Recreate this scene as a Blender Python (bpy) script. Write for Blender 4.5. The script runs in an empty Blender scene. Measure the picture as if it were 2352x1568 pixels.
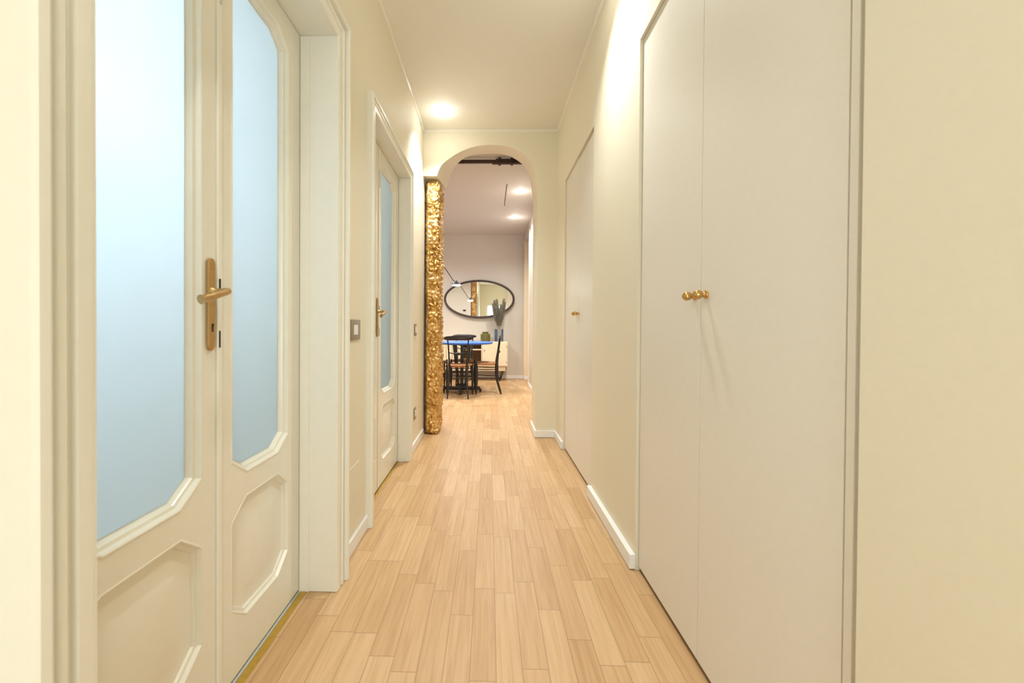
import bpy, bmesh, math, random
from math import sin, cos, pi, radians
from mathutils import Vector, Matrix, noise

SC = bpy.context.scene
COL = SC.collection
random.seed(7)

# ------------------------------------------------------------------ camera
cd = bpy.data.cameras.new('camera'); cam = bpy.data.objects.new('camera', cd); COL.objects.link(cam)
cam.location = (0, 0, 1.1)
YAW, PIT, ROL = .0272, .0091, .0063
cam.matrix_world = (Matrix.Translation((0, 0, 1.1)) @ Matrix.Rotation(YAW, 4, 'Z') @
                    Matrix.Rotation(pi/2 - PIT, 4, 'X') @ Matrix.Rotation(ROL, 4, 'Z'))
cd.sensor_width = 36; cd.lens = 900/2352*36
cd.shift_x = (1176-1099.5)/2352; cd.shift_y = -(784-757.8)/2352
cd.clip_start = .01
cd.dof.use_dof = True; cd.dof.focus_distance = 5.0; cd.dof.aperture_fstop = 4.0
SC.camera = cam

# ------------------------------------------------------------------ world and exposure
w = bpy.data.worlds.new('world'); SC.world = w; w.use_nodes = True
w.node_tree.nodes['Background'].inputs[0].default_value = (.9, .95, 1, 1)
w.node_tree.nodes['Background'].inputs[1].default_value = .3
SC.view_settings.view_transform = 'Standard'; SC.view_settings.look = 'None'
SC.view_settings.gamma = 1; SC.view_settings.use_curve_mapping = False
SC.view_settings.exposure = 1.07

HC = 3.048      # corridor ceiling
HR = 3.03       # dining room ceiling
WARM = (.92, .985, 1.0); NEUT = (.98, .99, .97)
def light(name, kind, loc, energy, color, rot=(0, 0, 0), **kw):
    l = bpy.data.lights.new(name, kind); l.energy = energy; l.color = color
    for k, v in kw.items(): setattr(l, k, v)
    o = bpy.data.objects.new(name, l); o.location = loc; o.rotation_euler = rot; COL.objects.link(o); return o
# recessed spots: (x, y, ceiling, watts, colour)
SPOTS = [(-.435, 3.556, HC, 70, WARM), (.41, 2.03, HC, 56, WARM), (-.40, .40, HC, 28, WARM), (.42, -.95, HC, 26, WARM),
         (.43, 5.62, HR, 70, NEUT), (.434, 6.95, HR, 70, NEUT), (-1.3, 5.62, HR, 76, NEUT), (-1.3, 6.95, HR, 85, NEUT)]  # last two are unseen spots added to fill the dining room
for i, (x, y, z, e, c) in enumerate(SPOTS):
    light('spot_light', 'SPOT', (x, y, z-.012), e, c, spot_size=radians(104 if y < 4 else 145), spot_blend=1.0, shadow_soft_size=.03)
    light('spot_spill', 'POINT', (x, y, z-.055), .55, c, shadow_soft_size=.02)   # stray glow of the same fitting
# daylight in the room behind the glazed doors
light('daylight', 'AREA', (-1.66, .70, 1.70), 14.5, (.86, .94, 1.0), (0, -pi/2, 0), shape='RECTANGLE', size=.56, size_y=.5)
light('bathroom_fill', 'POINT', (-1.35, 2.3, 2.5), 9, (.97, 1.0, .98), shadow_soft_size=.12)  # unseen lamp added to brighten the farther frosted glass
# added fill light for the corridor, placed at the near end door
light('near_end_fill', 'AREA', (.1, -1.70, 1.1), 4.5, (1.0, 1.0, 1.0), (pi/2, 0, 0), shape='RECTANGLE', size=.8, size_y=1.9)

# ------------------------------------------------------------------ materials
def mat(name, col, rough=.5, metal=0, spec=.5, coat=0, bump=None, trans=0, emit=None):
    m = bpy.data.materials.new(name); m.use_nodes = True
    nt = m.node_tree; b = nt.nodes['Principled BSDF']
    b.inputs['Base Color'].default_value = (*col, 1); b.inputs['Roughness'].default_value = rough
    b.inputs['Metallic'].default_value = metal; b.inputs['Specular IOR Level'].default_value = spec
    b.inputs['Coat Weight'].default_value = coat; b.inputs['Transmission Weight'].default_value = trans
    if emit:
        b.inputs['Emission Color'].default_value = (*emit[0], 1); b.inputs['Emission Strength'].default_value = emit[1]
    if bump:
        sc, st, var = bump
        tc = nt.nodes.new('ShaderNodeTexCoord'); n = nt.nodes.new('ShaderNodeTexNoise')
        n.inputs['Scale'].default_value = sc; n.inputs['Detail'].default_value = 4
        nt.links.new(tc.outputs['Object'], n.inputs['Vector'])
        bp = nt.nodes.new('ShaderNodeBump'); bp.inputs['Strength'].default_value = st; bp.inputs['Distance'].default_value = .01
        nt.links.new(n.outputs['Fac'], bp.inputs['Height']); nt.links.new(bp.outputs['Normal'], b.inputs['Normal'])
        if var:
            r = nt.nodes.new('ShaderNodeValToRGB')
            r.color_ramp.elements[0].position = .3; r.color_ramp.elements[1].position = .7
            r.color_ramp.elements[0].color = (*[c*(1-var) for c in col], 1)
            r.color_ramp.elements[1].color = (*[min(1, c*(1+var)) for c in col], 1)
            nt.links.new(n.outputs['Fac'], r.inputs['Fac']); nt.links.new(r.outputs['Color'], b.inputs['Base Color'])
    return m
M = {}
M['wall'] = mat('wall_paint', (.82, .75, .59), .6, spec=.3, bump=(60, .03, .01))
M['ceiling'] = mat('ceiling_paint', (.84, .80, .70), .7, spec=.2, bump=(60, .02, .01))
M['enamel'] = mat('gloss_enamel', (.83, .79, .67), .22, bump=(25, .03, .01))
M['jamb'] = mat('satin_enamel', (.85, .82, .71), .28, bump=(25, .03, .01))
M['wardrobe'] = mat('wardrobe_lacquer', (.81, .76, .67), .36, bump=(40, .02, .01))
M['skirting'] = mat('skirting_white', (.88, .87, .84), .3)
M['room'] = mat('dining_room_paint', (.69, .63, .545), .65, spec=.3, bump=(60, .03, .01))
M['gap'] = mat('plinth_brown', (.16, .085, .04), .7, bump=(30, .1, .1))
M['dark'] = mat('dark_metal', (.03, .028, .025), .45, metal=.6, bump=(80, .1, .1))
M['brass'] = mat('brass', (.58, .37, .14), .13, metal=1, bump=(120, .02, .08))
M['old_brass'] = mat('dull_brass', (.50, .32, .13), .36, metal=.85, bump=(120, .05, .08))
M['strip'] = mat('brass_strip', (.60, .40, .08), .4, metal=.7, bump=(50, .05, .1))
M['sill'] = mat('grey_sill', (.60, .60, .54), .5, bump=(60, .05, .05))
M['gold'] = mat('gold_leaf', (.80, .50, .16), .27, metal=1)
M['black'] = mat('black_lacquer', (.012, .010, .009), .25, bump=(40, .05, .2))
M['rail'] = mat('dark_rail_wood', (.022, .014, .011), .3, bump=(40, .05, .2))
M['blue'] = mat('blue_top', (.05, .17, .72), .25, bump=(30, .02, .05))
M['cream'] = mat('cream_lacquer', (.86, .72, .50), .4, bump=(30, .03, .02))
M['brownin'] = mat('walnut_inside', (.26, .135, .05), .5, bump=(20, .05, .2))
M['frame'] = mat('mirror_frame_brown', (.055, .035, .028), .35, bump=(50, .1, .2))
M['mirror'] = mat('mirror_silver', (.92, .93, .92), .02, metal=1)
M['iron'] = mat('rusty_iron', (.055, .028, .017), .65, metal=.3, bump=(60, .5, .3))
M['olive'] = mat('olive_glass', (.14, .125, .035), .12, bump=(40, .03, .15))
M['plate'] = mat('plate_taupe', (.33, .27, .20), .35, metal=.3, bump=(60, .02, .03))
M['white'] = mat('white_plastic', (.86, .84, .80), .35)
M['screen'] = mat('thermostat_screen', (.05, .055, .06), .2)
M['shade'] = mat('lamp_shade_dark', (.05, .05, .055), .25, metal=.5, bump=(60, .02, .1))
M['chrome'] = mat('chrome', (.75, .75, .76), .12, metal=1)
M['bulb'] = mat('lit_bulb', (1, 1, 1), .5, emit=((1, .97, .92), 60))
M['lamplens'] = mat('lit_lens', (1, 1, 1), .5, emit=((1, .93, .82), 60))
M['plume'] = mat('dried_plume', (.38, .35, .27), .9, bump=(80, .3, .3))
M['blueglass'] = mat('blue_vase_glass', (.05, .09, .17), .1, bump=(20, .02, .2))
M['clearglass'] = mat('clear_vase_glass', (.78, .82, .84), .05, trans=1, bump=(20, .01, 0))
M['cord'] = mat('pale_cord', (.6, .5, .38), .6)
M['bathwall'] = mat('pale_blue_white_paint', (.80, .86, .90), .7, bump=(60, .02, .01))
M['lit_pane'] = mat('glowing_pane', (.8, .9, 1), .4, emit=((.75, .9, 1), 2.0))

def gold_nodes():
    m = M['gold']; nt = m.node_tree; b = nt.nodes['Principled BSDF']
    tc = nt.nodes.new('ShaderNodeTexCoord'); n = nt.nodes.new('ShaderNodeTexNoise')
    n.inputs['Scale'].default_value = 9; n.inputs['Detail'].default_value = 8; n.inputs['Roughness'].default_value = .7
    nt.links.new(tc.outputs['Object'], n.inputs['Vector'])
    r = nt.nodes.new('ShaderNodeValToRGB'); e = r.color_ramp.elements
    e[0].position = .33; e[0].color = (.26, .11, .03, 1); e[1].position = .64; e[1].color = (.90, .66, .33, 1)
    x = r.color_ramp.elements.new(.47); x.color = (.62, .37, .11, 1)
    nt.links.new(n.outputs['Fac'], r.inputs['Fac']); nt.links.new(r.outputs['Color'], b.inputs['Base Color'])
    n2 = nt.nodes.new('ShaderNodeTexNoise'); n2.inputs['Scale'].default_value = 75; n2.inputs['Detail'].default_value = 5
    n2.inputs['Distortion'].default_value = 1.2
    nt.links.new(tc.outputs['Object'], n2.inputs['Vector'])
    bp = nt.nodes.new('ShaderNodeBump'); bp.inputs['Strength'].default_value = .55; bp.inputs['Distance'].default_value = .012
    nt.links.new(n2.outputs['Fac'], bp.inputs['Height']); nt.links.new(bp.outputs['Normal'], b.inputs['Normal'])
gold_nodes()

def frosted():
    m = bpy.data.materials.new('frosted_glass'); m.use_nodes = True; nt = m.node_tree; nt.nodes.clear()
    N = nt.nodes.new; L = nt.links.new
    o = N('ShaderNodeOutputMaterial'); t = N('ShaderNodeBsdfTranslucent'); d = N('ShaderNodeBsdfDiffuse'); g = N('ShaderNodeBsdfGlossy')
    nz = N('ShaderNodeTexNoise'); nz.inputs['Scale'].default_value = 3; tc = N('ShaderNodeTexCoord'); L(tc.outputs['Object'], nz.inputs['Vector'])
    r = N('ShaderNodeValToRGB'); r.color_ramp.elements[0].color = (.80, .88, .94, 1); r.color_ramp.elements[1].color = (.85, .92, .97, 1)
    L(nz.outputs['Fac'], r.inputs['Fac']); L(r.outputs['Color'], t.inputs['Color'])
    d.inputs['Color'].default_value = (.62, .76, .82, 1); g.inputs['Roughness'].default_value = .05
    m1 = N('ShaderNodeMixShader'); m1.inputs[0].default_value = .33; L(t.outputs[0], m1.inputs[1]); L(d.outputs[0], m1.inputs[2])
    fr = N('ShaderNodeFresnel'); fr.inputs['IOR'].default_value = 1.4
    m2 = N('ShaderNodeMixShader'); L(fr.outputs[0], m2.inputs[0]); L(m1.outputs[0], m2.inputs[1]); L(g.outputs[0], m2.inputs[2])
    L(m2.outputs[0], o.inputs['Surface']); return m
M['frost'] = frosted()

def parquet():
    m = bpy.data.materials.new('oak_parquet'); m.use_nodes = True; nt = m.node_tree; b = nt.nodes['Principled BSDF']
    N = nt.nodes.new; L = nt.links.new
    def mth(op, a, c=None):
        n = N('ShaderNodeMath'); n.operation = op
        for i, v in enumerate((a, c)):
            if v is None: continue
            if isinstance(v, (int, float)): n.inputs[i].default_value = v
            else: L(v, n.inputs[i])
        return n.outputs[0]
    g = N('ShaderNodeNewGeometry'); s = N('ShaderNodeSeparateXYZ'); L(g.outputs['Position'], s.inputs[0])
    u = mth('DIVIDE', mth('SUBTRACT', s.outputs['X'], .0288), .0845)
    row = mth('FLOOR', u); fu = mth('FRACT', u)
    wn = N('ShaderNodeTexWhiteNoise'); wn.noise_dimensions = '1D'; L(row, wn.inputs['W'])
    v = mth('ADD', mth('DIVIDE', s.outputs['Y'], .43), mth('MULTIPLY', wn.outputs['Value'], 7.3))
    colm = mth('FLOOR', v); fv = mth('FRACT', v)
    cb = N('ShaderNodeCombineXYZ'); L(row, cb.inputs[0]); L(colm, cb.inputs[1])
    w2 = N('ShaderNodeTexWhiteNoise'); w2.noise_dimensions = '2D'; L(cb.outputs[0], w2.inputs['Vector'])
    # grain, shifted per plank
    gv = N('ShaderNodeCombineXYZ'); L(mth('ADD', mth('MULTIPLY', s.outputs['X'], 70), mth('MULTIPLY', w2.outputs['Value'], 50)), gv.inputs[0])
    L(mth('MULTIPLY', s.outputs['Y'], 3.2), gv.inputs[1]); L(mth('MULTIPLY', w2.outputs['Value'], 20), gv.inputs[2])
    gn = N('ShaderNodeTexNoise'); gn.inputs['Scale'].default_value = 1.0; gn.inputs['Detail'].default_value = 5; gn.inputs['Distortion'].default_value = .6
    L(gv.outputs[0], gn.inputs['Vector'])
    r1 = N('ShaderNodeValToRGB'); e = r1.color_ramp.elements
    e[0].position = 0; e[0].color = (.49, .275, .118, 1); e[1].position = 1; e[1].color = (.70, .475, .265, 1)
    x = e.new(.5); x.color = (.60, .375, .180, 1)
    L(mth('ADD', mth('ADD', mth('MULTIPLY', w2.outputs['Value'], .55), .06), mth('MULTIPLY', gn.outputs['Fac'], .35)), r1.inputs['Fac'])
    r2 = N('ShaderNodeValToRGB'); r2.color_ramp.elements[0].position = .3; r2.color_ramp.elements[0].color = (.86, .82, .76, 1)
    r2.color_ramp.elements[1].position = .6; r2.color_ramp.elements[1].color = (1, 1, 1, 1); L(gn.outputs['Fac'], r2.inputs['Fac'])
    mx = N('ShaderNodeMix'); mx.data_type = 'RGBA'; mx.blend_type = 'MULTIPLY'; mx.inputs[0].default_value = .85
    L(r1.outputs[0], mx.inputs[6]); L(r2.outputs[0], mx.inputs[7])
    # joints
    du = mth('MULTIPLY', mth('MINIMUM', fu, mth('SUBTRACT', 1, fu)), .0845)
    dv = mth('MULTIPLY', mth('MINIMUM', fv, mth('SUBTRACT', 1, fv)), .43)
    dist = mth('MINIMUM', du, dv)
    gap = mth('LESS_THAN', dist, .0012)
    mg = N('ShaderNodeMix'); mg.data_type = 'RGBA'; L(mth('MULTIPLY', gap, .62), mg.inputs[0]); L(mx.outputs[2], mg.inputs[6]); mg.inputs[7].default_value = (.20, .105, .045, 1)
    L(mg.outputs[2], b.inputs['Base Color'])
    bp = N('ShaderNodeBump'); bp.inputs['Strength'].default_value = .25; bp.inputs['Distance'].default_value = .002
    L(mth('ADD', mth('MULTIPLY', mth('SUBTRACT', 1, gap), 1.0), mth('MULTIPLY', gn.outputs['Fac'], .15)), bp.inputs['Height']); L(bp.outputs[0], b.inputs['Normal'])
    b.inputs['Roughness'].default_value = .42; b.inputs['Specular IOR Level'].default_value = .6; b.inputs['Coat Weight'].default_value = .15; b.inputs['Coat Roughness'].default_value = .38
    return m
M['floor'] = parquet()

def rush():
    m = mat('woven_rush', (.50, .22, .08), .7); nt = m.node_tree; b = nt.nodes['Principled BSDF']
    tc = nt.nodes.new('ShaderNodeTexCoord'); wv = nt.nodes.new('ShaderNodeTexWave'); wv.inputs['Scale'].default_value = 28; wv.bands_direction = 'Y'
    wv.inputs['Distortion'].default_value = 1.5
    nt.links.new(tc.outputs['Object'], wv.inputs['Vector']); r = nt.nodes.new('ShaderNodeValToRGB')
    r.color_ramp.elements[0].color = (.34, .13, .045, 1); r.color_ramp.elements[1].color = (.62, .30, .12, 1)
    nt.links.new(wv.outputs['Fac'], r.inputs['Fac']); nt.links.new(r.outputs[0], b.inputs['Base Color']); return m
M['rush'] = rush()

# ------------------------------------------------------------------ mesh helpers
def tag(o, label=None, cat=None, group=None, kind=None):
    if label: o['label'] = label
    if cat: o['category'] = cat
    if group: o['group'] = group
    if kind: o['kind'] = kind
    return o
def empty(name, loc=(0, 0, 0), rz=0):
    o = bpy.data.objects.new(name, None); o.location = loc; o.rotation_euler = (0, 0, rz); o.empty_display_size = .1; COL.objects.link(o); return o
class MB:
    def __init__(s): s.bm = bmesh.new()
    def box(s, x0, x1, y0, y1, z0, z1, bev=0):
        vs = [s.bm.verts.new((x, y, z)) for x in (x0, x1) for y in (y0, y1) for z in (z0, z1)]
        fs = [s.bm.faces.new([vs[i] for i in q]) for q in ((0, 1, 3, 2), (4, 6, 7, 5), (0, 4, 5, 1), (2, 3, 7, 6), (0, 2, 6, 4), (1, 5, 7, 3))]
        if bev:
            es = list({e for f in fs for e in f.edges})
            bmesh.ops.bevel(s.bm, geom=es, offset=bev, segments=2, affect='EDGES', profile=.5)
        return s
    def face(s, pts):
        return s.bm.faces.new([s.bm.verts.new(p) for p in pts])
    def loft(s, rings, closed=True, cap0=False, cap1=False):
        R = [[s.bm.verts.new(p) for p in r] for r in rings]; n = len(R[0])
        for a, b in zip(R, R[1:]):
            for i in range(n if closed else n-1):
                j = (i+1) % n
                try: s.bm.faces.new((a[i], a[j], b[j], b[i]))
                except ValueError: pass
        if cap0: s.bm.faces.new(R[0][::-1])
        if cap1: s.bm.faces.new(R[-1])
        return s
    def tube(s, pts, rad, n=10, flat=(1, 1), up=None):
        pts = [Vector(p) for p in pts]; m = len(pts)
        if not hasattr(rad, '__len__'): rad = [rad]*m
        rings = []; prev = None
        for i, p in enumerate(pts):
            t = (pts[min(i+1, m-1)]-pts[max(i-1, 0)]).normalized()
            ref = Vector(up) if up else (prev if prev is not None else (Vector((0, 0, 1)) if abs(t.z) < .9 else Vector((0, 1, 0))))
            a = ref - t*ref.dot(t); a.normalize(); b = t.cross(a); prev = a
            rings.append([p + (a*cos(2*pi*k/n)*flat[0] + b*sin(2*pi*k/n)*flat[1])*rad[i] for k in range(n)])
        return s.loft(rings, True, True, True)
    def lathe(s, prof, c=(0, 0, 0), axis='z', n=24):
        rings = []
        for r, h in prof:
            r = max(r, 1e-5); ring = []
            for k in range(n):
                a = 2*pi*k/n; u, v = r*cos(a), r*sin(a)
                p = {'z': (u, v, h), 'x': (h, u, v), 'y': (v, h, u)}[axis]
                ring.append((p[0]+c[0], p[1]+c[1], p[2]+c[2]))
            rings.append(ring)
        return s.loft(rings, True, True, True)
    def build(s, name, m, parent=None, smooth=False, loc=None, weld=True):
        if weld: bmesh.ops.remove_doubles(s.bm, verts=s.bm.verts, dist=1e-6)
        bmesh.ops.recalc_face_normals(s.bm, faces=s.bm.faces)
        me = bpy.data.meshes.new(name); s.bm.to_mesh(me); s.bm.free()
        me.materials.append(m)
        if smooth:
            for p in me.polygons: p.use_smooth = True
            me.set_sharp_from_angle(angle=radians(smooth if smooth is not True else 40))
        o = bpy.data.objects.new(name, me); COL.objects.link(o)
        if parent: o.parent = parent
        if loc: o.location = loc
        return o
def spline(pts, k=6):
    P = [Vector(p) for p in pts]; out = []
    for i in range(len(P)-1):
        a, b, c, d = P[max(i-1, 0)], P[i], P[i+1], P[min(i+2, len(P)-1)]
        for j in range(k):
            t = j/k; out.append(.5*((2*b)+(c-a)*t+(2*a-5*b+4*c-d)*t*t+(3*b-a-3*c+d)*t**3))
    out.append(P[-1]); return out

def struct(mb, name, m, label, cat, **k):
    return tag(mb.build(name, m, **k), label, cat, kind='structure')

# ------------------------------------------------------------------ setting
WL, WRX = -.667, .668
YE, YB = 3.908, 4.30          # arch wall front and back
struct(MB().box(-3.4, 1.2, -1.75, 8.45, -.08, 0), 'floor', M['floor'], 'pale oak strip parquet running the length of the corridor', 'floor')
struct(MB().box(-.84, 1.1, -1.75, YE+.05, HC, HC+.08), 'ceiling', M['ceiling'], 'plain cream corridor ceiling with two recessed spots', 'ceiling')

D1 = dict(y0=.605, y1=1.59, zt=2.28, px=-.779, xin=-.620, xout=-.604, tw=.098)
D2 = dict(ym=2.575, y0=2.175, y1=3.15, zt=2.29, px=-.738, xin=-.638, xout=-.630, tw=.072)
wl = MB()
XB = -.835
def wseg(a, b, z0, z1): wl.box(XB, WL, a, b, z0, z1)
wseg(-1.75, D1['y0']-.012, 0, HC); wseg(D1['y1']+.012, D2['y0']-.012, 0, HC); wseg(D2['y1']+.012, YE, 0, HC)
wseg(D1['y0']-.012, D1['y1']+.012, D1['zt']+.012, HC); wseg(D2['y0']-.012, D2['y1']+.012, D2['zt']+.012, HC)
struct(wl, 'wall_left', M['wall'], 'cream corridor wall holding the two glazed double doors', 'wall')

W1 = (.768, 1.285, 1.785, 2.392); W2 = (2.57, 3.045, 3.525, 2.405)
wr = MB(); XR = 1.05
for a, b in ((-1.75, .724), (W1[2]+.004, W2[0]-.004), (W2[2]+.004, YE)): wr.box(WRX, XR, a, b, 0, HC)
wr.box(WRX, XR, .724, W1[2]+.004, W1[3], HC); wr.box(WRX, XR, W2[0]-.004, W2[2]+.004, W2[3], HC)
struct(wr, 'wall_right', M['wall'], 'cream corridor wall holding the two flush wardrobes', 'wall')
struct(MB().box(-.84, 1.1, -1.85, -1.75, 0, HC), 'wall_back', M['wall'], 'cream wall closing the near end of the corridor', 'wall')
bd = tag(empty('door_3', (.1, -1.75, 0)), 'white door closing the near end of the corridor, its glowing pane added as fill', 'door', kind='structure')
MB().box(-.42, -.38, 0, .03, .01, 2.1, .004).box(.38, .42, 0, .03, .01, 2.1, .004).box(-.38, .38, 0, .03, .01, .12, .004).box(-.38, .38, 0, .03, 2.06, 2.1, .004).build('door_leaf', M['skirting'], bd)
MB().box(-.38, .38, .01, .02, .12, 2.06).build('glass_pane', M['lit_pane'], bd)  # glowing pane added to go with the near end fill light
MB().box(-.5, -.42, 0, .04, 0, 2.18).box(.42, .5, 0, .04, 0, 2.18).box(-.42, .42, 0, .04, 2.1, 2.18).build('door_frame', M['enamel'], bd)

# arch wall
F = spline([(-.533, 2.598, 0), (-.509, 2.664, 0), (-.464, 2.727, 0), (-.345, 2.812, 0), (-.211, 2.872, 0), (-.081, 2.899, 0), (.05, 2.903, 0),
            (.185, 2.883, 0), (.316, 2.822, 0), (.408, 2.735, 0), (.451, 2.62, 0), (.469, 2.45, 0)], 5)
B = spline([(-.482, 2.598, 0), (-.463, 2.67, 0), (-.428, 2.775, 0), (-.372, 2.868, 0), (-.274, 2.948, 0), (-.140, 2.980, 0), (.02, 2.987, 0),
            (.17, 2.972, 0), (.290, 2.915, 0), (.385, 2.825, 0), (.441, 2.66, 0), (.469, 2.45, 0)], 5)
aw = MB()
f3 = [(p.x, YE, p.y) for p in F]; b3 = [(p.x, YB, p.y) for p in B]
aw.loft([f3, b3], closed=False)
aw.loft([f3, [(p[0], YE, HC+.05) for p in f3]], closed=False)
aw.loft([b3, [(p[0], YB, HC+.05) for p in b3]], closed=False)
aw.face([(WL-.02, YE, 2.598), f3[0], (f3[0][0], YE, HC+.05), (WL-.02, YE, HC+.05)])
aw.face([(WL-.02, YB, 2.598), b3[0], (b3[0][0], YB, HC+.05), (WL-.02, YB, HC+.05)])
aw.face([(WL-.02, YE, 2.598), f3[0], b3[0], (WL-.02, YB, 2.598)])
X2 = 1.05
aw.face([f3[-1], (X2, YE, 2.45), (X2, YE, HC+.05), (.469, YE, HC+.05)])
aw.face([b3[-1], (X2, YB, 2.45), (X2, YB, HC+.05), (.469, YB, HC+.05)])
aw.box(.469, X2, YE, YB, 0, 2.45)
struct(aw, 'wall_front', M['wall'], 'cream end wall pierced by the round topped archway', 'wall', smooth=False)
struct(MB().box(-3.3, WL-.004, YE, YB, 0, HC+.05), 'wall_dining_front', M['ceiling'], 'thick wall left of the archway on the dining room side', 'wall')

# dining room shell
struct(MB().box(-3.4, -3.3, YB-.4, 8.42, 0, HR+.05), 'wall_dining_left', M['room'], 'left wall of the far dining room', 'wall')
struct(MB().box(-3.4, 1.2, 8.3, 8.42, 0, HR+.05), 'wall_dining_back', M['room'], 'taupe far wall behind the oval mirror', 'wall')
struct(MB().box(.735, 1.05, YB, 7.30, 0, HR+.05).box(.84, 1.05, 7.30, 8.18, 0, HR+.05).box(.735, 1.05, 8.18, 8.3, 0, HR+.05).box(.735, .84, 7.30, 8.18, 2.86, HR+.05),
       'wall_dining_right', M['room'], 'right wall of the far dining room with a tall recess', 'wall')
struct(MB().box(-3.4, 1.2, YB-.02, 8.42, HR, HR+.06), 'ceiling_dining', M['room'], 'taupe ceiling of the far dining room', 'ceiling')
struct(MB().box(.725, .84, 8.155, 8.18, 0, 2.86, .002).box(.715, .74, 8.18, 8.26, 0, 2.9, .002).box(.72, .738, 7.24, 7.30, 0, 2.9, .002), 'trim_5', M['cream'], 'pale lining around the tall recess in the dining room', 'trim')

# skirting
def skirt(name, parts, label):
    m = MB()
    for p in parts: m.box(*p, .0015)
    struct(m, name, M['skirting'], label, 'baseboard')
SH = .07
skirt('baseboard_left', [(WL, WL+.014, D1['y1']+.1, D2['y0']-.072, .001, SH), (WL, WL+.014, D2['y1']+.074, YE+.0, .001, SH)], 'low white baseboard along the left corridor wall')
skirt('baseboard_right', [(WRX-.026, WRX, W1[2]+.002, W2[0]-.003, .004, SH), (WRX-.020, WRX, W2[2]+.003, YE, .004, SH)], 'low white baseboard along the right corridor wall')
skirt('baseboard_front', [(.455, WRX-.020, YE-.014, YE, .004, SH), (.455, .469, YE-.0, YB+.014, .004, SH), (.469, .735, YB, YB+.014, .004, SH)], 'low white baseboard round the foot of the archway')
skirt('baseboard_dining', [(-3.3, .735, 8.286, 8.3, .004, SH), (.721, .735, YB+.014, 7.24, .004, SH), (-3.3, -.68, YB, YB+.014, .004, SH), (.728, .84, 8.135, 8.155, .003, SH)], 'low white baseboard round the far dining room')
# ceiling bead
cb = MB()
def bead(p0, p1, nx, ny):
    # quarter profile along a line; n = direction away from the wall
    prof = [(0, 0), (0, -.022), (.006, -.020), (.014, -.012), (.016, 0)]
    cb.loft([[(p[0]+nx*a, p[1]+ny*a, HC+b) for a, b in prof] for p in (p0, p1)], True, True, True)
bead((WL, -1.75), (WL, YE), 1, 0); bead((WRX, -1.75), (WRX, YE), -1, 0); bead((WL, YE), (WRX, YE), 0, -1)
struct(cb, 'trim_1', M['enamel'], 'slim pale bead along the corridor ceiling edge', 'trim')

# ------------------------------------------------------------------ glazed double doors
def architrave(D, side='full'):
    m = MB(); y0, y1, zt, tw = D['y0'], D['y1'], D['zt'], D['tw']; pi_ = D['xin']-WL; po = D['xout']-WL; k = tw/.102
    prof = [(0, 0), (0, pi_-.006), (.004, pi_-.001), (.008, pi_), (.030, pi_+.001), (.033, pi_-.009), (.038, pi_-.010), (.042, pi_-.002),
            (.050, pi_+.004), (.058, pi_+.004), (.064, pi_-.002), (.067, pi_-.010), (.072, pi_-.010), (.076, po-.004), (.082, po), (.096, po), (.102, po-.006), (.102, 0)]
    rings = []
    for st in range(4):
        r = []
        for a, p in prof:
            a = a*k+.0025
            y = y0-a if st < 2 else y1+a; z = 0.0015 if st in (0, 3) else zt+a
            r.append((WL+p, y, z))
        rings.append(r)
    m.loft(rings, True, True, True)
    return m
def octo(y0, y1, z0, z1, cy, cz):
    return [(y0+cy, z0), (y1-cy, z0), (y1, z0+cz), (y1, z1-cz), (y1-cy, z1), (y0+cy, z1), (y0, z1-cz), (y0, z0+cz)]
def inset(poly, d):
    n = len(poly); out = []
    for i in range(n):
        p0, p1, p2 = Vector(poly[i-1]), Vector(poly[i]), Vector(poly[(i+1) % n])
        e1 = (p1-p0).normalized(); e2 = (p2-p1).normalized()
        n1 = Vector((-e1.y, e1.x)); n2 = Vector((-e2.y, e2.x)); b = (n1+n2).normalized()
        out.append(tuple(p1+b*(d/b.dot(n1))))
    return out
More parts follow.
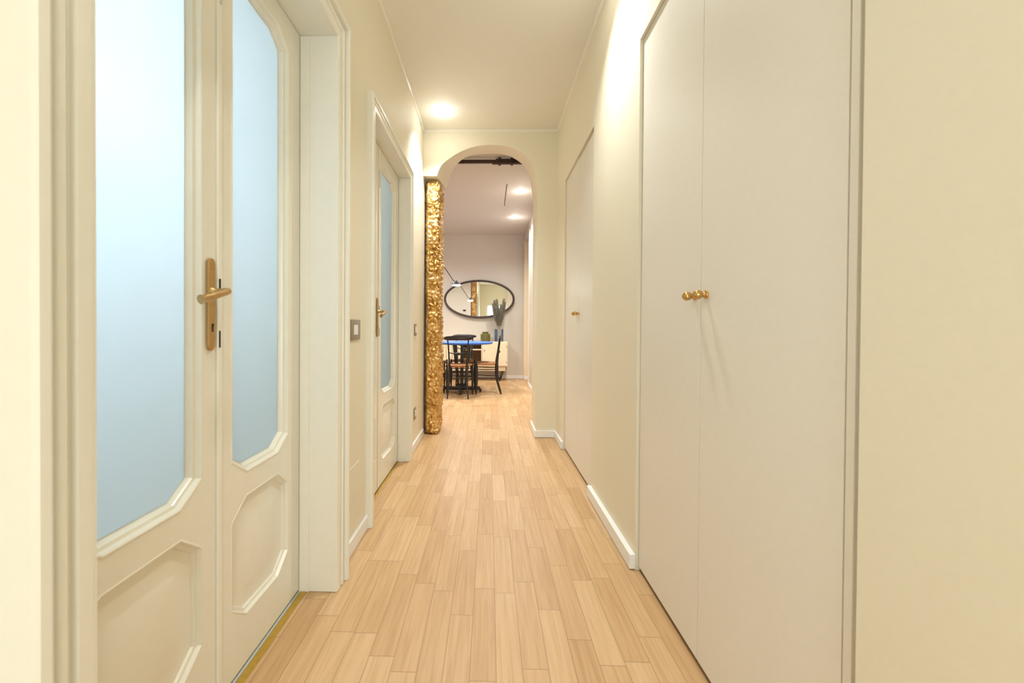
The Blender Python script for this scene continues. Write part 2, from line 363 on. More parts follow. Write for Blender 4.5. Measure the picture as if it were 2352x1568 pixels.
def leaf_mesh(y0, y1, z0, z1, X, gl, pn):
    """door leaf: front face in plane x=X; gl and pn are octagons"""
    m = MB()
    def ring_fill(rect, poly):
        a, b, c, d = rect   # y0,y1,z0,z1
        R = [(poly[0][0], c), (poly[1][0], c), (b, poly[2][1]), (b, poly[3][1]), (poly[4][0], d), (poly[5][0], d), (a, poly[6][1]), (a, poly[7][1])]
        cor = {1: (b, c), 3: (b, d), 5: (a, d), 7: (a, c)}
        for i in range(8):
            j = (i+1) % 8
            pts = [R[i]] + ([cor[i]] if i in cor else []) + [R[j], poly[j], poly[i]]
            m.face([(X, p[0], p[1]) for p in pts])
    zm = (gl[0][1] + pn[4][1])/2
    ring_fill((y0, y1, z0, zm), pn); ring_fill((y0, y1, zm, z1), gl)
    def mould(poly, prof, cap):
        rings = []
        for d, h in prof:
            q = inset(poly, d) if d else poly
            rings.append([(X+h, a, b) for a, b in q])
        m.loft(rings, True, False, cap)
    mould(gl, [(0, 0), (.002, .0015), (.005, .002), (.008, 0), (.011, -.012), (.019, -.014), (.021, -.018), (.024, -.030), (.028, -.031), (.028, -.040)], False)
    mould(pn, [(0, 0), (.002, .0012), (.005, .001), (.009, -.010), (.018, -.012), (.021, -.018), (.036, -.019), (.095, -.006)], True)
    # sides and back
    T = .042
    Q = [(y0, z0), (y1, z0), (y1, z1), (y0, z1)]
    for i in range(4):
        a, b = Q[i], Q[(i+1) % 4]; m.face([(X, *a), (X, *b), (X-T, *b), (X-T, *a)])
    gi = inset(gl, .028)
    a0, a1 = min(p[0] for p in gi), max(p[0] for p in gi); c0, c1 = min(p[1] for p in gi), max(p[1] for p in gi)
    for r in ((y0, y1, z0, c0), (y0, y1, c1, z1), (y0, a0, c0, c1), (a1, y1, c0, c1)):
        m.face([(X-T, r[0], r[2]), (X-T, r[1], r[2]), (X-T, r[1], r[3]), (X-T, r[0], r[3])])
    return m, gi
def door_handle(leaf, X, y, z, tipy):
    """long brass backplate with lever; tipy = direction of the lever along y"""
    # rounded plate outline
    m = MB(); hw = .0145; z0, z1 = z-.165, z+.092; pts = []
    for k in range(13):
        a = pi*k/12; pts.append((y+hw*cos(a), z1-hw*1.2+hw*1.2*sin(a)))
    for k in range(13):
        a = pi+pi*k/12; pts.append((y+hw*cos(a), z0+hw*1.2+hw*1.2*sin(a)))
    rings = [[(X-.001, a, b) for a, b in pts], [(X+.003, a, b) for a, b in pts]]
    ins = [(y+(a-y)*.82, z+(b-z)*.985) for a, b in pts]; rings.append([(X+.0055, a, b) for a, b in ins])
    m.loft(rings, True, True, True)
    pl = m.build('handle_plate', M['old_brass'], leaf, smooth=30)
    # keyhole and screws
    MB().lathe([(.0038, .0), (.0038, .0065)], (X, y+.001, z-.093), 'x', 12).box(X, X+.0065, y-.0016, y+.0036, z-.112, z-.093).build('keyhole', M['dark'], leaf)
    s = MB()
    for zz in (z+.072, z-.148): s.lathe([(.0028, 0), (.0030, .006), (.0015, .0075)], (X, y, zz), 'x', 10)
    s.build('screw', M['brass'], leaf, smooth=True)
    # lever
    l = MB(); p = X+.055
    l.lathe([(.0125, .004), (.0125, .010), (.009, .013), (.008, .030), (.0095, .040), (.0095, .050)], (X, y, z), 'x', 20)
    d = tipy
    l.tube(spline([(X+.045, y, z), (p, y-.006*d*-1, z), (p+.004, y+.02*d, z-.003), (p+.004, y+.06*d, z-.015), (p+.002, y+.112*d, z-.030)], 5),
           [.0085]*5+[.009]*5+[.0095]*5+[.0105]*5+[.0125], 14, flat=(1, .85))
    l.build('door_handle', M['old_brass'], leaf, smooth=50)
def double_door(name, D, label):
    root = tag(empty(name, (D['px'], (D['y0']+D['y1'])/2, 0)), label, 'door', kind='structure')
    off = Vector(root.location)
    def bl(mb, nm, m, parent=root, **k):
        o = mb.build(nm, m, parent, **k)
        return o
    def shift(o):   # geometry was built in world space
        o.data.transform(Matrix.Translation(-off))
    X, y0, y1, zt = D['px'], D['y0'], D['y1'], D['zt']
    o = bl(architrave(D), 'architrave', M['jamb'], smooth=30); shift(o)
    xi = D['xin']-.002
    jm = MB().box(XB, xi, y0-.013, y0, .001, zt+.013, .002).box(XB, xi, y1, y1+.013, .001, zt+.013, .002).box(XB, xi, y0, y1, zt, zt+.013, .002)
    jm.box(X+.002, X+.04, y1-.004, y1+.001, .001, zt-.001, .0015).box(X+.002, X+.04, y0-.001, y0+.004, .001, zt-.001, .0015)
    o = bl(jm, 'door_lining', M['jamb']); shift(o)
    ym = D.get('ym', (y0+y1)/2)
    o = bl(MB().box(X-.036, X-.004, y0, y1, .0036, .0125), 'gap_shade_strip', M['dark']); shift(o)  # dark strip standing in for the shade in the gap under the leaves
    for i, (a, b) in enumerate(((y0+.004, ym-.001), (ym+.001, y1-.004))):
        # stile widths: 0.07 at the meeting edge, 0.09 at the hinge
        ga, gb = (a+.078, b-.052) if i == 0 else (a+.062, b-.085)
        gl = octo(ga-.0, gb+.0, .625, 2.205, .078, .055); pn = octo(ga-.0, gb+.0, .165, .555, .075, .06)
        m, gi = leaf_mesh(a, b, .012, zt-.003, X, gl, pn)
        lf = bl(m, 'door_leaf', M['enamel'], smooth=25); shift(lf)
        pane = MB(); g2 = inset(gl, .0275)
        pane.loft([[(X-.029, p, q) for p, q in g2], [(X-.035, p, q) for p, q in g2]], True, True, True)
        po = pane.build('glass_pane', M['frost'], lf); shift(po)
        if i == 0:
            for c in (): pass
            h0 = set(lf.children)
            door_handle(lf, X+.004, ym-.029, 1.193, -1)
            for c in lf.children:
                if c not in h0: shift(c)
            # meeting bead on the slave side
        else:
            bd_ = MB().box(X-.001, X+.007, a-.003, a+.016, .02, zt-.01, .003)
            c = bd_.build('meeting_bead', M['jamb'], lf); shift(c)
            fb = MB().tube([(X+.009, a+.006, 2.14), (X+.009, a+.006, 2.02)], .0022, 8).box(X+.006, X+.010, a+.0005, a+.012, 2.09, 2.125, .001).box(X+.006, X+.010, a+.002, a+.011, 2.015, 2.03, .001)
            c = fb.build('flush_bolt', M['sill'], lf, smooth=True); shift(c)
            lk = MB().box(X+.006, X+.009, a+.0, a+.005, 1.035, 1.083, .0008).box(X+.006, X+.009, a+.0, a+.006, 1.20, 1.232, .0008)
            c = lk.build('lock_keep', M['dark'], lf); shift(c)
    return root, shift
d1, sh1 = double_door('door_1', D1, 'nearest cream double door with tall frosted glass and brass lever')
o = MB().box(-.772, -.747, D1['y0'], D1['y1'], .0, .004, .001).build('brass_threshold', M['strip'], d1); sh1(o); o['label'] = 'yellow brass floor strip'
o = MB().box(-.83, -.773, D1['y0'], D1['y1'], .0, .0035).build('door_sill', M['sill'], d1); sh1(o); o['label'] = 'grey stone sill'
d2, sh2 = double_door('door_2', D2, 'farther cream double door with narrow frosted glass, past the light switch')
o = MB().box(-.738, -.722, D2['y0'], D2['y1'], .0, .004, .001).build('door_sill', M['strip'], d2); sh2(o)

# room behind the glazed doors
struct(MB().box(-1.8, -1.7, -.6, 3.9, 0, 2.9).box(-1.8, XB, -.7, -.6, 0, 2.9).box(-1.8, XB, 3.8, 3.9, 0, 2.9), 'wall_bathroom', M['bathwall'], 'pale blue walls glimpsed through the frosted glass', 'wall')
struct(MB().box(-2.4, XB, -.7, 3.9, 2.9, 2.95), 'ceiling_bathroom', M['bathwall'], 'ceiling of the room behind the glazed doors', 'ceiling')
bl_ = tag(empty('fill_fitting', (-1.35, 2.3, 2.9)), 'added unseen stem fitting for the fill light behind the farther glazed door', 'ceiling light')
MB().lathe([(.04, 0), (.04, -.02), (.008, -.03), (.008, -.25)], (0, 0, 0), 'z', 16).build('fill_fitting_stem', M['chrome'], bl_, smooth=40)  # unseen fitting added to carry the fill light
wn_ = tag(empty('window_1', (-1.7, .70, 1.3)), 'daylit window of the room behind the nearest glazed door', 'window', kind='structure')
MB().box(0, .03, -.33, -.28, 0, .7).box(0, .03, .28, .33, 0, .7).box(0, .03, -.28, .28, 0, .05).box(0, .03, -.28, .28, .65, .7).build('window_frame', M['skirting'], wn_)
MB().box(.005, .012, -.28, .28, .05, .65).build('window_pane', M['lit_pane'], wn_)

# ------------------------------------------------------------------ wardrobes
def wardrobe(y0, ym, y1, zt, label, post):
    root = tag(empty('built_in_wardrobe', (.682, (y0+y1)/2, 0)), label, 'wardrobe', 'flush wardrobes in the right wall')
    cx, cy = .682, (y0+y1)/2
    def L(mb, nm, m, parent=root, **k):
        mb.bm.transform(Matrix.Translation((-cx, -cy, 0))); return mb.build(nm, m, parent, **k)
    L(MB().box(.700, .718, (y0+.002 if post is None else .727), y1-.002, .001, zt-.002), 'carcass', M['wardrobe'])
    L(MB().box(.688, .700, y0+.002, y1-.002, .001, .024), 'plinth', M['gap'])
    # handle side: the two knobs meet at the seam
    kz = 1.205
    for i, (a, b) in enumerate(((y0, ym), (ym, y1))):
        top = zt-.004 - (.006 if (i == 0 and post is None) else 0)
        d = L(MB().box(.682, .700, a+.0012, b-.0012, .020, top, .0012), 'wardrobe_door', M['wardrobe'])
        ky = ym-.032 if i == 0 else ym+.034
        prof = [(.0125, 0), (.0135, -.002), (.0125, -.005), (.008, -.007), (.0065, -.011), (.009, -.014), (.0125, -.018), (.0145, -.023), (.0150, -.028), (.0140, -.033), (.0110, -.038), (.0060, -.0415), (.0015, -.0425)]
        k = L(MB().lathe(prof, (.682, ky, kz), 'x', 28), 'knob', M['brass'], d, smooth=60)
    if post:
        L(MB().box(.682, .700, post[0], post[1], .004, zt-.004, .0012), 'side_post', M['wardrobe'])
    return root
wardrobe(*W1, 'nearest flush cream two door wardrobe with large brass knobs', (.748, .766))
wardrobe(*W2, 'farther flush cream two door wardrobe beside the archway', None)

# ------------------------------------------------------------------ switches and plates on the left wall
def plate(y0, y1, z0, z1, label, cat, rocker, nm, m='plate', g=None):
    root = tag(empty(nm, (WL, (y0+y1)/2, (z0+z1)/2)), label, cat, g)
    hy, hz = (y1-y0)/2, (z1-z0)/2
    MB().box(0, .009, -hy, hy, -hz, hz, .003).build('cover_plate', M[m], root, smooth=30)
    if rocker: MB().box(.004, .0115, -hy*.50, hy*.36, -hz*.48, hz*.48, .0015).build('rocker', M['white'], root)
    else: MB().box(.004, .0125, -hy*.55, hy*.55, -hz*.5, hz*.5, .002).build('insert', M['white'], root)
    return root
plate(1.852, 1.985, 1.030, 1.130, 'taupe light switch with one white rocker between the two double doors', 'light switch', True, 'light_switch')
plate(3.45, 3.53, 1.015, 1.12, 'small switch plate seen edge on beside the farther door, at handle height', 'light switch', False, 'switch_plate')
plate(3.45, 3.53, .265, .37, 'small socket plate seen edge on low on the wall before the gold pillar', 'socket', False, 'socket_plate')
hp = MB().box(WL-.001, WL+.004, 1.82, 1.99, .275, .410, .0015)
tag(hp.build('cover_plate', M['wall']), 'wall coloured blank cover plate low on the wall under the light switch', 'cover plate')

# ------------------------------------------------------------------ ceiling spots
for i, (x, y, z, e, c) in enumerate(SPOTS):
    lab = ['recessed ceiling spot near the archway, left side of the corridor ceiling', 'recessed ceiling spot over the right corridor wall, out of view above',
           'recessed ceiling spot over the nearest double door', 'recessed ceiling spot at the near end of the corridor',
           'nearer of the two lit spots in the dining room ceiling', 'farther of the two lit spots in the dining room ceiling',
           'nearer added unseen fill spot over the left of the dining room', 'farther added unseen fill spot over the left of the dining room'][i]
    r = tag(empty('ceiling_spot', (x, y, z)), lab, 'ceiling light', 'recessed ceiling spots')
    MB().lathe([(.026, .001), (.042, .001), (.044, -.003), (.040, -.006), (.030, -.006), (.026, -.002)], (0, 0, 0), 'z', 32).build('trim_ring', M['white'], r, smooth=True)
    MB().lathe([(.025, -.002), (.022, -.0045), (.001, -.006)], (0, 0, 0), 'z', 24).build('lens', M['lamplens'], r, smooth=True)
tag(MB().box(.221, .230, 5.33, 6.28, HR-.003, HR+.001).build('slot_diffuser', M['dark']), 'thin dark slot in the dining room ceiling left of the spots', 'ceiling slot')

# rusty tie bar beyond the arch
tb = tag(empty('iron_tie_bar', (0, 4.50, 2.985)), 'dark rusty iron bar with two clamps under the ceiling just beyond the archway', 'iron bar')
MB().box(-.72, .72, -.018, .018, -.016, .017, .003).build('bar', M['iron'], tb)
MB().box(.02, .72, -.024, .020, -.027, -.012, .003).box(.06, .72, -.02, .02, .012, .026, .003).build('lap_plate', M['iron'], tb)
for x in (.105, .245): MB().box(x-.016, x+.016, -.03, .03, -.036, .036, .005).box(x-.010, x+.010, -.036, .036, -.030, .030, .003).build('clamp', M['iron'], tb)

# ------------------------------------------------------------------ gilded pillar
def pillar():
    cx, cy = -.577, 4.125; hx, hy, r = .077, .185, .05
    peri = []
    # rounded rectangle, anticlockwise
    def arc(ax, ay, a0):
        n = 9
        for k in range(n): a = a0+pi/2*k/n; peri.append((ax+r*cos(a), ay+r*sin(a), cos(a), sin(a)))
    def line(p, q, nx, ny):
        L = math.hypot(q[0]-p[0], q[1]-p[1]); n = int(L/.0075)
        for k in range(n): t = k/n; peri.append((p[0]+(q[0]-p[0])*t, p[1]+(q[1]-p[1])*t, nx, ny))
    arc(hx-r, hy-r, 0); line((hx-r, hy), (-hx+r, hy), 0, 1); arc(-hx+r, hy-r, pi/2); line((-hx, hy-r), (-hx, -hy+r), -1, 0)
    arc(-hx+r, -hy+r, pi); line((-hx+r, -hy), (hx-r, -hy), 0, -1); arc(hx-r, -hy+r, 3*pi/2); line((hx, -hy+r), (hx, hy-r), 1, 0)
    Z0, Z1 = .004, 2.575; n = int((Z1-Z0)/.0075)
    bm = bmesh.new(); rings = []
    for i in range(n+1):
        z = Z0+(Z1-Z0)*i/n
        # round off the ends
        e = 1.0
        dz = min(z-Z0, Z1-z)
        if dz < .05: e = 1-.22*(1-dz/.05)**2
        big = .010*noise.noise(Vector((3.1, 1.7, z*2.1))) + .008*noise.noise(Vector((9.1, 4.7, z*5.5)))
        ring = []
        for (x, y, nx, ny) in peri:
            p = Vector((x*1.0, y*1.0, z))
            q = p + .02*Vector((noise.noise(p*14), noise.noise(p*14+Vector((5, 2, 1))), noise.noise(p*14+Vector((1, 8, 3)))))
            v = noise.voronoi(Vector((q.x, q.y, q.z*1.35))*19)[0]
            lump = (v[1]-v[0])                   # pillow shaped lumps
            v2 = noise.voronoi(Vector((q.x, q.y, q.z*1.5))*46)[0]
            fine = noise.turbulence(q*34, 3, False)
            d = .024*min(lump, .55)*1.6 - .014 + .007*(v2[1]-v2[0]) + .010*(fine-.5) + (big if nx > -.5 else 0)
            if nx < -.5: d = min(d*.4, .004)
            ring.append(bm.verts.new((cx+x*e+nx*d, cy+y*(1-(1-e)*.4)+ny*d, z)))
        rings.append(ring)
    m = len(peri)
    for a, b in zip(rings, rings[1:]):
        for i in range(m):
            j = (i+1) % m; bm.faces.new((a[i], a[j], b[j], b[i]))
    bm.faces.new(rings[0][::-1]); bm.faces.new(rings[-1])
    bm.transform(Matrix.Translation((-cx, -cy, 0)))
    bmesh.ops.recalc_face_normals(bm, faces=bm.faces)
    me = bpy.data.meshes.new('gilded_pillar'); bm.to_mesh(me); bm.free(); me.materials.append(M['gold'])
    for p in me.polygons: p.use_smooth = True
    o = bpy.data.objects.new('gilded_pillar', me); o.location = (cx, cy, 0); COL.objects.link(o)
    return tag(o, 'lumpy gold leaf pillar filling the left side of the archway', 'pillar')
pillar()

# ------------------------------------------------------------------ dining chairs (front faces +y, origin on the floor under the seat back)
def make_chair():
    root = empty('dining_chair')
    bx = lambda z: .132+.028*max(0, (z-.5)/.45)+.028*max(0, (.3-z)/.3)
    for s in (-1, 1):
        pts = spline([(s*.160, -.072, .001), (s*.146, -.03, .13), (s*.136, -.002, .26), (s*.134, 0, .40), (s*.135, -.002, .52), (s*.142, -.022, .68), (s*.158, -.050, .90)], 5)
        n = len(pts); rr = []
        for p in pts:
            z = p.z; rr.append(.0105+.0105*math.exp(-((z-.40)/.20)**2))
        MB().tube(pts, rr, 10, flat=(1, 1.35), up=(1, 0, 0)).build('back_post', M['black'], root, smooth=True)
    # top rail: wide, curved backwards, rounded ends
    m = MB(); rings = []; N = 24
    for k in range(N+1):
        t = -1+2*k/N; x = .225*t; y = -.045-.030*(1-t*t); zc = .918+.004*(1-t*t)
        hh = .034*max(.02, (1-abs(t)**5))**.5; th = .011*max(.1, (1-abs(t)**8))**.5
        rings.append([(x, y+th*cos(a), zc+hh*sin(a)) for a in [2*pi*j/14 for j in range(14)]])
    m.loft(rings, True, True, True).build('top_rail', M['rail'], root, smooth=50)
    # lower back rail with a swelling in the middle
    pts = []; rr = []
    for k in range(17):
        t = -1+k/8; pts.append((.142*t, -.022-.028*(1-t*t), .700-.018*(1-t*t))); rr.append(.007+.016*math.exp(-(t/.33)**2))
    MB().tube(pts, rr, 10, flat=(1, .5), up=(0, 0, 1)).build('back_rail', M['black'], root, smooth=True)
    # woven seat
    m = MB(); rings = []
    def ol(e, z): return [(-.130+e, .012+e, z), (.130-e, .012+e, z), (.208-e, .328-e, z), (.208-e-.02, .343-e, z), (-.208+e+.02, .343-e, z), (-.208+e, .328-e, z)]
    rings = [ol(.014, .470), ol(.002, .476), ol(0, .49), ol(.003, .502), ol(.014, .508), ol(.06, .505)]
    m.loft(rings, True, True, True).build('seat', M['rush'], root, smooth=60)
    for s in (-1, 1):
        pts = [(s*.208, .335, z) for z in (.001, .05, .12, .22, .30, .36, .44, .47, .50, .515, .525)]
        MB().tube(pts, [.0085, .011, .0150, .020, .0205, .018, .0125, .015, .0155, .012, .004], 12).build('front_leg', M['black'], root, smooth=True)
    st = []
    for s in (-1, 1):
        for z in (.40, .26): st.append([(s*.135, 0, z), (s*.172, .17, z), (s*.206, .335, z+.008)])
    for z in (.36, .30): st.append([(-.206, .335, z), (0, .335, z), (.206, .335, z)])
    for z in (.17,): st.append([(-.142, -.015, z), (0, -.015, z), (.142, -.015, z)])
    for p in st: MB().tube(spline(p, 3), [.006, .0065, .007, .0075, .007, .0065, .006], 8).build('stretcher', M['black'], root, smooth=True)
    return root
def dup(src, loc, rz):
    r = src.copy(); COL.objects.link(r); r.location = loc; r.rotation_euler = (0, 0, rz)
    for c in list(src.children):
        k = c.copy(); COL.objects.link(k); k.parent = r
    return r
GC = 'black dining chairs round the blue table'
ch = make_chair(); ch.location = (-.474, 5.985, 0); tag(ch, 'black rush seated chair with its back to the corridor', 'chair', GC)
c2 = dup(ch, (.126, 6.545, 0), pi/2); tag(c2, 'black rush seated chair seen side on at the right of the blue table', 'chair', GC)
c3 = dup(ch, (-.462, 7.235, 0), pi); tag(c3, 'black chair on the far side of the blue table facing the corridor', 'chair', GC)
c4 = dup(ch, (-1.07, 6.60, 0), -pi/2); tag(c4, 'black chair left of the blue table, mostly behind the gold pillar', 'chair', GC)

# ------------------------------------------------------------------ table
TX, TY, TZ = -.46, 6.62, .840
t = tag(empty('dining_table', (TX, TY, 0)), 'round blue topped dining table on a black trestle base', 'table')
MB().lathe([(.02, TZ-.030), (.505, TZ-.030), (.520, TZ-.022), (.524, TZ-.012), (.522, TZ-.003), (.516, TZ), (.02, TZ)], (0, 0, 0), 'z', 72).build('tabletop', M['blue'], t, smooth=50)
for k, a in enumerate((0, pi/2)):
    m = MB(); ux, uy = cos(a), sin(a); vx, vy = -uy, ux; L = .335 if k == 0 else .33
    prof = [(-L, .03), (-L+.035, .085), (L-.035, .085), (L, .03)]
    rings = [[(ux*s+vx*w, uy*s+vy*w, z) for s, z in prof] for w in (-.03, .03)]
    m.loft(rings, True, True, True)
    for s in (-L+.02, L-.02): m.lathe([(.014, .0), (.02, .004), (.02, .03)], (ux*s, uy*s, 0), 'z', 12)
    m.build('foot_bar', M['black'], t)
for x0, x1, w0, w1, y_ in ((-.125, -.055, .034, .020, 0), (0, 0, .024, .030, .01), (.125, .055, .034, .020, 0)):
    MB().loft([[(x1-w1, -.02, .06), (x1+w1, -.02, .06), (x1+w1, .02, .06), (x1-w1, .02, .06)],
               [(x0-w0, -.03, TZ-.031), (x0+w0, -.03, TZ-.031), (x0+w0, .03, TZ-.031), (x0-w0, .03, TZ-.031)]], True, True, True).build('table_leg', M['black'], t)
MB().box(-.24, .24, -.035, .035, TZ-.055, TZ-.030).box(-.035, .035, -.24, .24, TZ-.055, TZ-.030).build('trestle_head', M['black'], t)
MB().box(-.10, .10, -.055, .055, .045, .13, .01).build('base_hub', M['black'], t)

# ------------------------------------------------------------------ sideboard
SX0, SX1, SY0, SY1, SZ0, SZ1 = -1.30, .372, 7.88, 8.27, .300, .795
sb = tag(empty('sideboard', ((SX0+SX1)/2, (SY0+SY1)/2, 0)), 'cream sideboard with a keyed door and open brown shelves on thin legs', 'sideboard')
so = Vector(sb.location)
def S(mb, nm, m, parent=sb, **k):
    mb.bm.transform(Matrix.Translation(-so)); return mb.build(nm, m, parent, **k)
xo0, xo1 = -.560, -.150   # open bay
S(MB().box(SX0, SX1, SY0, SY1, SZ1-.018, SZ1, .002).box(SX0, SX1, SY0, SY1, SZ0, SZ0+.018, .002).box(SX1-.018, SX1, SY0, SY1, SZ0+.018, SZ1-.018).box(SX0, SX0+.018, SY0, SY1, SZ0+.018, SZ1-.018)
  .box(xo1-.009, xo1+.009, SY0, SY1, SZ0+.018, SZ1-.018).box(xo0-.009, xo0+.009, SY0, SY1, SZ0+.018, SZ1-.018), 'carcass', M['cream'])
S(MB().box(SX0+.018, SX1-.018, SY1-.012, SY1, SZ0+.018, SZ1-.018).box(xo0+.009, xo0+.011, SY0+.02, SY1, SZ0+.02, SZ1-.02).box(xo1-.011, xo1-.009, SY0+.02, SY1, SZ0+.02, SZ1-.02), 'back_panel', M['brownin'])
S(MB().box(xo0+.009, xo1-.009, SY0, SY1-.012, .622, .642, .002), 'shelf', M['cream'])
dr = S(MB().box(xo1+.012, SX1-.014, SY0-.012, SY0+.004, SZ0+.012, SZ1-.014, .003), 'cabinet_door', M['cream'])
S(MB().lathe([(.010, 0), (.011, -.003), (.004, -.005), (.003, -.012)], (-.095, SY0-.012, .625), 'y', 16).box(-.098, -.092, SY0-.034, SY0-.014, .600, .622, .001), 'key', M['brass'], dr, smooth=True)
for z in (.38, .70): S(MB().tube([(SX1-.022, SY0-.014, z-.025), (SX1-.022, SY0-.014, z+.025)], .004, 10), 'hinge', M['brass'], dr, smooth=True)
ld = MB(); n = 12; xx0, xx1 = SX0+.018, xo0-.009
for k in range(n): ld.box(xx0+(xx1-xx0)*k/n+.003, xx0+(xx1-xx0)*(k+1)/n-.003, SY0-.012, SY0+.004, SZ0+.012, SZ1-.014, .003)
S(ld, 'slatted_door', M['cream'])
S(MB().box(SX0+.05, SX1-.045, SY0+.03, SY1-.03, .205, SZ0, .003), 'base_box', M['cream'])
for lx in (SX0+.18, .215):
    for ly in (SY0+.06, SY1-.06):
        m = MB()
        for dx in (-.095, -.06, .06, .095): m.tube([(lx+dx, ly, .206), (lx+dx*.1, ly, .012)], .0055, 8)
        m.lathe([(.012, 0), (.014, .004), (.012, .018)], (lx, ly, 0), 'z', 12)
        S(m, 'leg', M['dark'], smooth=True)
S(MB().box(SX0+.18, .215, SY0+.058, SY0+.068, .208, .214).box(SX0+.18, .215, SY1-.068, SY1-.058, .208, .214), 'leg_rail', M['dark'])

# jar
jr = tag(empty('glass_jar', (-.080, 8.02, SZ1)), 'squat olive green glass jar with a short wide neck on the sideboard', 'jar')
MB().lathe([(.09, 0), (.098, .006), (.100, .020), (.100, .135), (.096, .150), (.078, .158), (.064, .162), (.062, .190), (.066, .194), (.060, .196), (.056, .190), (.056, .165), (.09, .145), (.092, .02), (.02, .012)], (0, 0, 0), 'z', 40).build('jar_body', M['olive'], jr, smooth=50)
MB().tube(spline([(.098, 0, .120), (.145, 0, .105), (.155, 0, .06), (.140, 0, .015)], 5), .0035, 8).build('wire_handle', M['chrome'], jr, smooth=True)
# vase
vx, vy = .195, 8.02
vs = tag(empty('glass_vase', (vx, vy, SZ1)), 'tall blue and clear glass vase holding dried plumes', 'vase')
MB().box(-.088, -.030, -.045, .045, 0, .255, .012).build('blue_panel', M['blueglass'], vs, smooth=40)
MB().box(-.028, .050, -.045, .045, 0, .262, .010).build('clear_panel', M['clearglass'], vs, smooth=40)
MB().box(.052, .090, -.045, .045, 0, .255, .010).build('dark_panel', M['blueglass'], vs, smooth=40)
# dried plumes: each stem with spiky bracts
def plume(parent, base, tip, rad, seed, start=.32):
    rnd = random.Random(seed); m = MB(); b = Vector(base); tp = Vector(tip); ax = (tp-b); L = ax.length; d = ax.normalized()
    m.tube([b, b+ax*.5, tp], [.0035, .003, .001], 6)
    u = d.orthogonal().normalized(); v = d.cross(u)
    n = 260
    for k in range(n):
        t = start+(1-start)*k/n; a = k*2.399+rnd.random()*.5
        rr = rad*(.55+.45*sin(pi*min(1, (t-start)/(1-start)*.9+.15)))
        out = (u*cos(a)+v*sin(a)); p = b+ax*t
        q = p+out*rr*(.75+.4*rnd.random())+d*(.028+.022*rnd.random()); w = d.cross(out)*.0048
        mid = (p+q)/2+out*.006
        x = [m.bm.verts.new(c) for c in (p, mid-w, q, mid+w, mid+d*.004)]
        m.bm.faces.new((x[0], x[1], x[4])); m.bm.faces.new((x[1], x[2], x[4])); m.bm.faces.new((x[2], x[3], x[4])); m.bm.faces.new((x[3], x[0], x[4]))
        m.bm.faces.new((x[0], x[3], x[2], x[1]))
    return m.build('plume', M['plume'], parent, weld=False)
pb = tag(empty('dried_plume_bunch', (vx, vy, SZ1+.263)), 'bunch of grey green dried spiky plumes in the tall vase before the mirror', 'dried flowers')
for i, (tx, ty, tz, r, st) in enumerate([(-.095, 0, .570, .050, .10), (-.045, .03, .590, .050, .1), (-.125, -.02, .50, .050, .15), (-.02, 0, .46, .052, .05), (.040, .02, .48, .050, .05),
                                     (.100, 0, .595, .048, .1), (.125, .02, .53, .044, .2), (-.075, -.03, .42, .050, .02), (.06, -.03, .38, .048, .02), (0, .03, .34, .050, .02)]):
    plume(pb, (tx*.25, ty*.3, 0), (tx, ty, tz), r, i, st+.10)

# ------------------------------------------------------------------ oval mirror
MX, MZ = -.218, 1.677; A_, B_ = .745, .405
mr = tag(empty('wall_mirror', (MX, 8.268, MZ), -.011), 'large oval mirror in a dark brown frame above the sideboard', 'mirror')
m = MB(); rings = []; N = 96
prof = [(0, .004), (0, -.016), (-.006, -.026), (-.020, -.030), (-.034, -.026), (-.043, -.014), (-.045, .004)]
for k in range(N):
    a = 2*pi*k/N; c, s = cos(a), sin(a); nx, nz = c*B_, s*A_; l = math.hypot(nx, nz); nx /= l; nz /= l
    rings.append([(A_*c+nx*p, q, B_*s+nz*p) for p, q in prof])
rings.append(rings[0])
m.loft(rings, True).build('mirror_frame', M['frame'], mr, smooth=40)
m = MB(); el = [((A_-.040)*cos(2*pi*k/N), (B_-.040)*sin(2*pi*k/N)) for k in range(N)]
m.loft([[(x, .002, z) for x, z in el], [(x, -.006, z) for x, z in el]], True, True, True).build('mirror_glass', M['mirror'], mr)

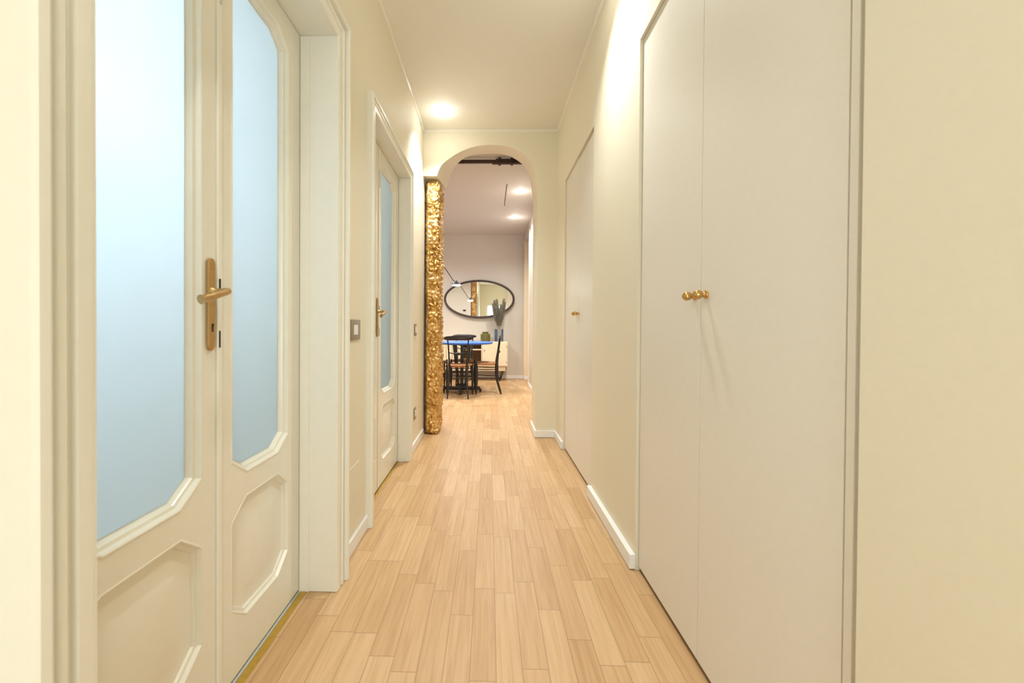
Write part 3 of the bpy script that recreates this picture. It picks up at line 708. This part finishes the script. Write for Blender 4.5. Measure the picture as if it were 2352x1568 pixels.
# ------------------------------------------------------------------ swing arm lamp
LX, LY, LZ = -.540, 6.37, 1.775
lp = tag(empty('swing_arm_lamp', (LX, LY, LZ)), 'lit dark reflector lamp on a long slanting arm above the blue table', 'lamp')
MB().lathe([(.078, -.002), (.081, .001), (.078, .010), (.062, .026), (.040, .038), (.026, .044), (.024, .060), (.014, .068), (.004, .070), (.002, .062), (.020, .055), (.022, .040), (.056, .022), (.076, .001)], (0, 0, 0), 'z', 40).build('lamp_shade', M['shade'], lp, smooth=60)
MB().lathe([(.074, 0.001), (.070, -.008), (.045, -.016), (.002, -.020)], (0, 0, 0), 'z', 32).build('lit_disc', M['bulb'], lp, smooth=True)
MB().tube(spline([(-.075, 0, .004), (-.092, 0, .03), (-.085, 0, .062), (-.060, 0, .075), (-.045, 0, .06)], 4), .0035, 8).build('yoke', M['chrome'], lp, smooth=True)
tx, tz = -.85, HR-LZ
MB().tube([(-.030, 0, .052), (-.058, 0, .082), (tx, 0, tz-.02)], .0065, 10).build('arm', M['dark'], lp, smooth=True)
MB().lathe([(.05, tz), (.05, tz-.015), (.02, tz-.03)], (tx, 0, 0), 'z', 24).build('ceiling_mount', M['dark'], lp, smooth=True)
light('reading_light', 'SPOT', (LX, LY, LZ-.03), 14, (1, .95, .88), spot_size=radians(165), spot_blend=.6, shadow_soft_size=.06)

# cord on the floor
cp = spline([(-.36, 6.02, .005), (-.33, 5.98, .005), (-.39, 5.93, .005), (-.31, 6.03, .005), (-.24, 6.18, .005), (-.40, 6.10, .005), (-.50, 6.14, .005)], 6)
tag(MB().tube(cp, .004, 8).build('power_cord', M['cord'], smooth=True), 'thin pale power cord curled on the floor beneath the blue table', 'cord')

# thermostat on the dining side of the wall left of the pillar
th = tag(empty('thermostat', (-.87, YB, 1.60)), 'small dark screened thermostat seen in the oval mirror', 'thermostat')
MB().box(-.065, .065, 0, .010, -.045, .045, .002).build('cover_plate', M['white'], th)
MB().box(-.045, .045, .008, .014, -.028, .028, .001).build('display', M['screen'], th)
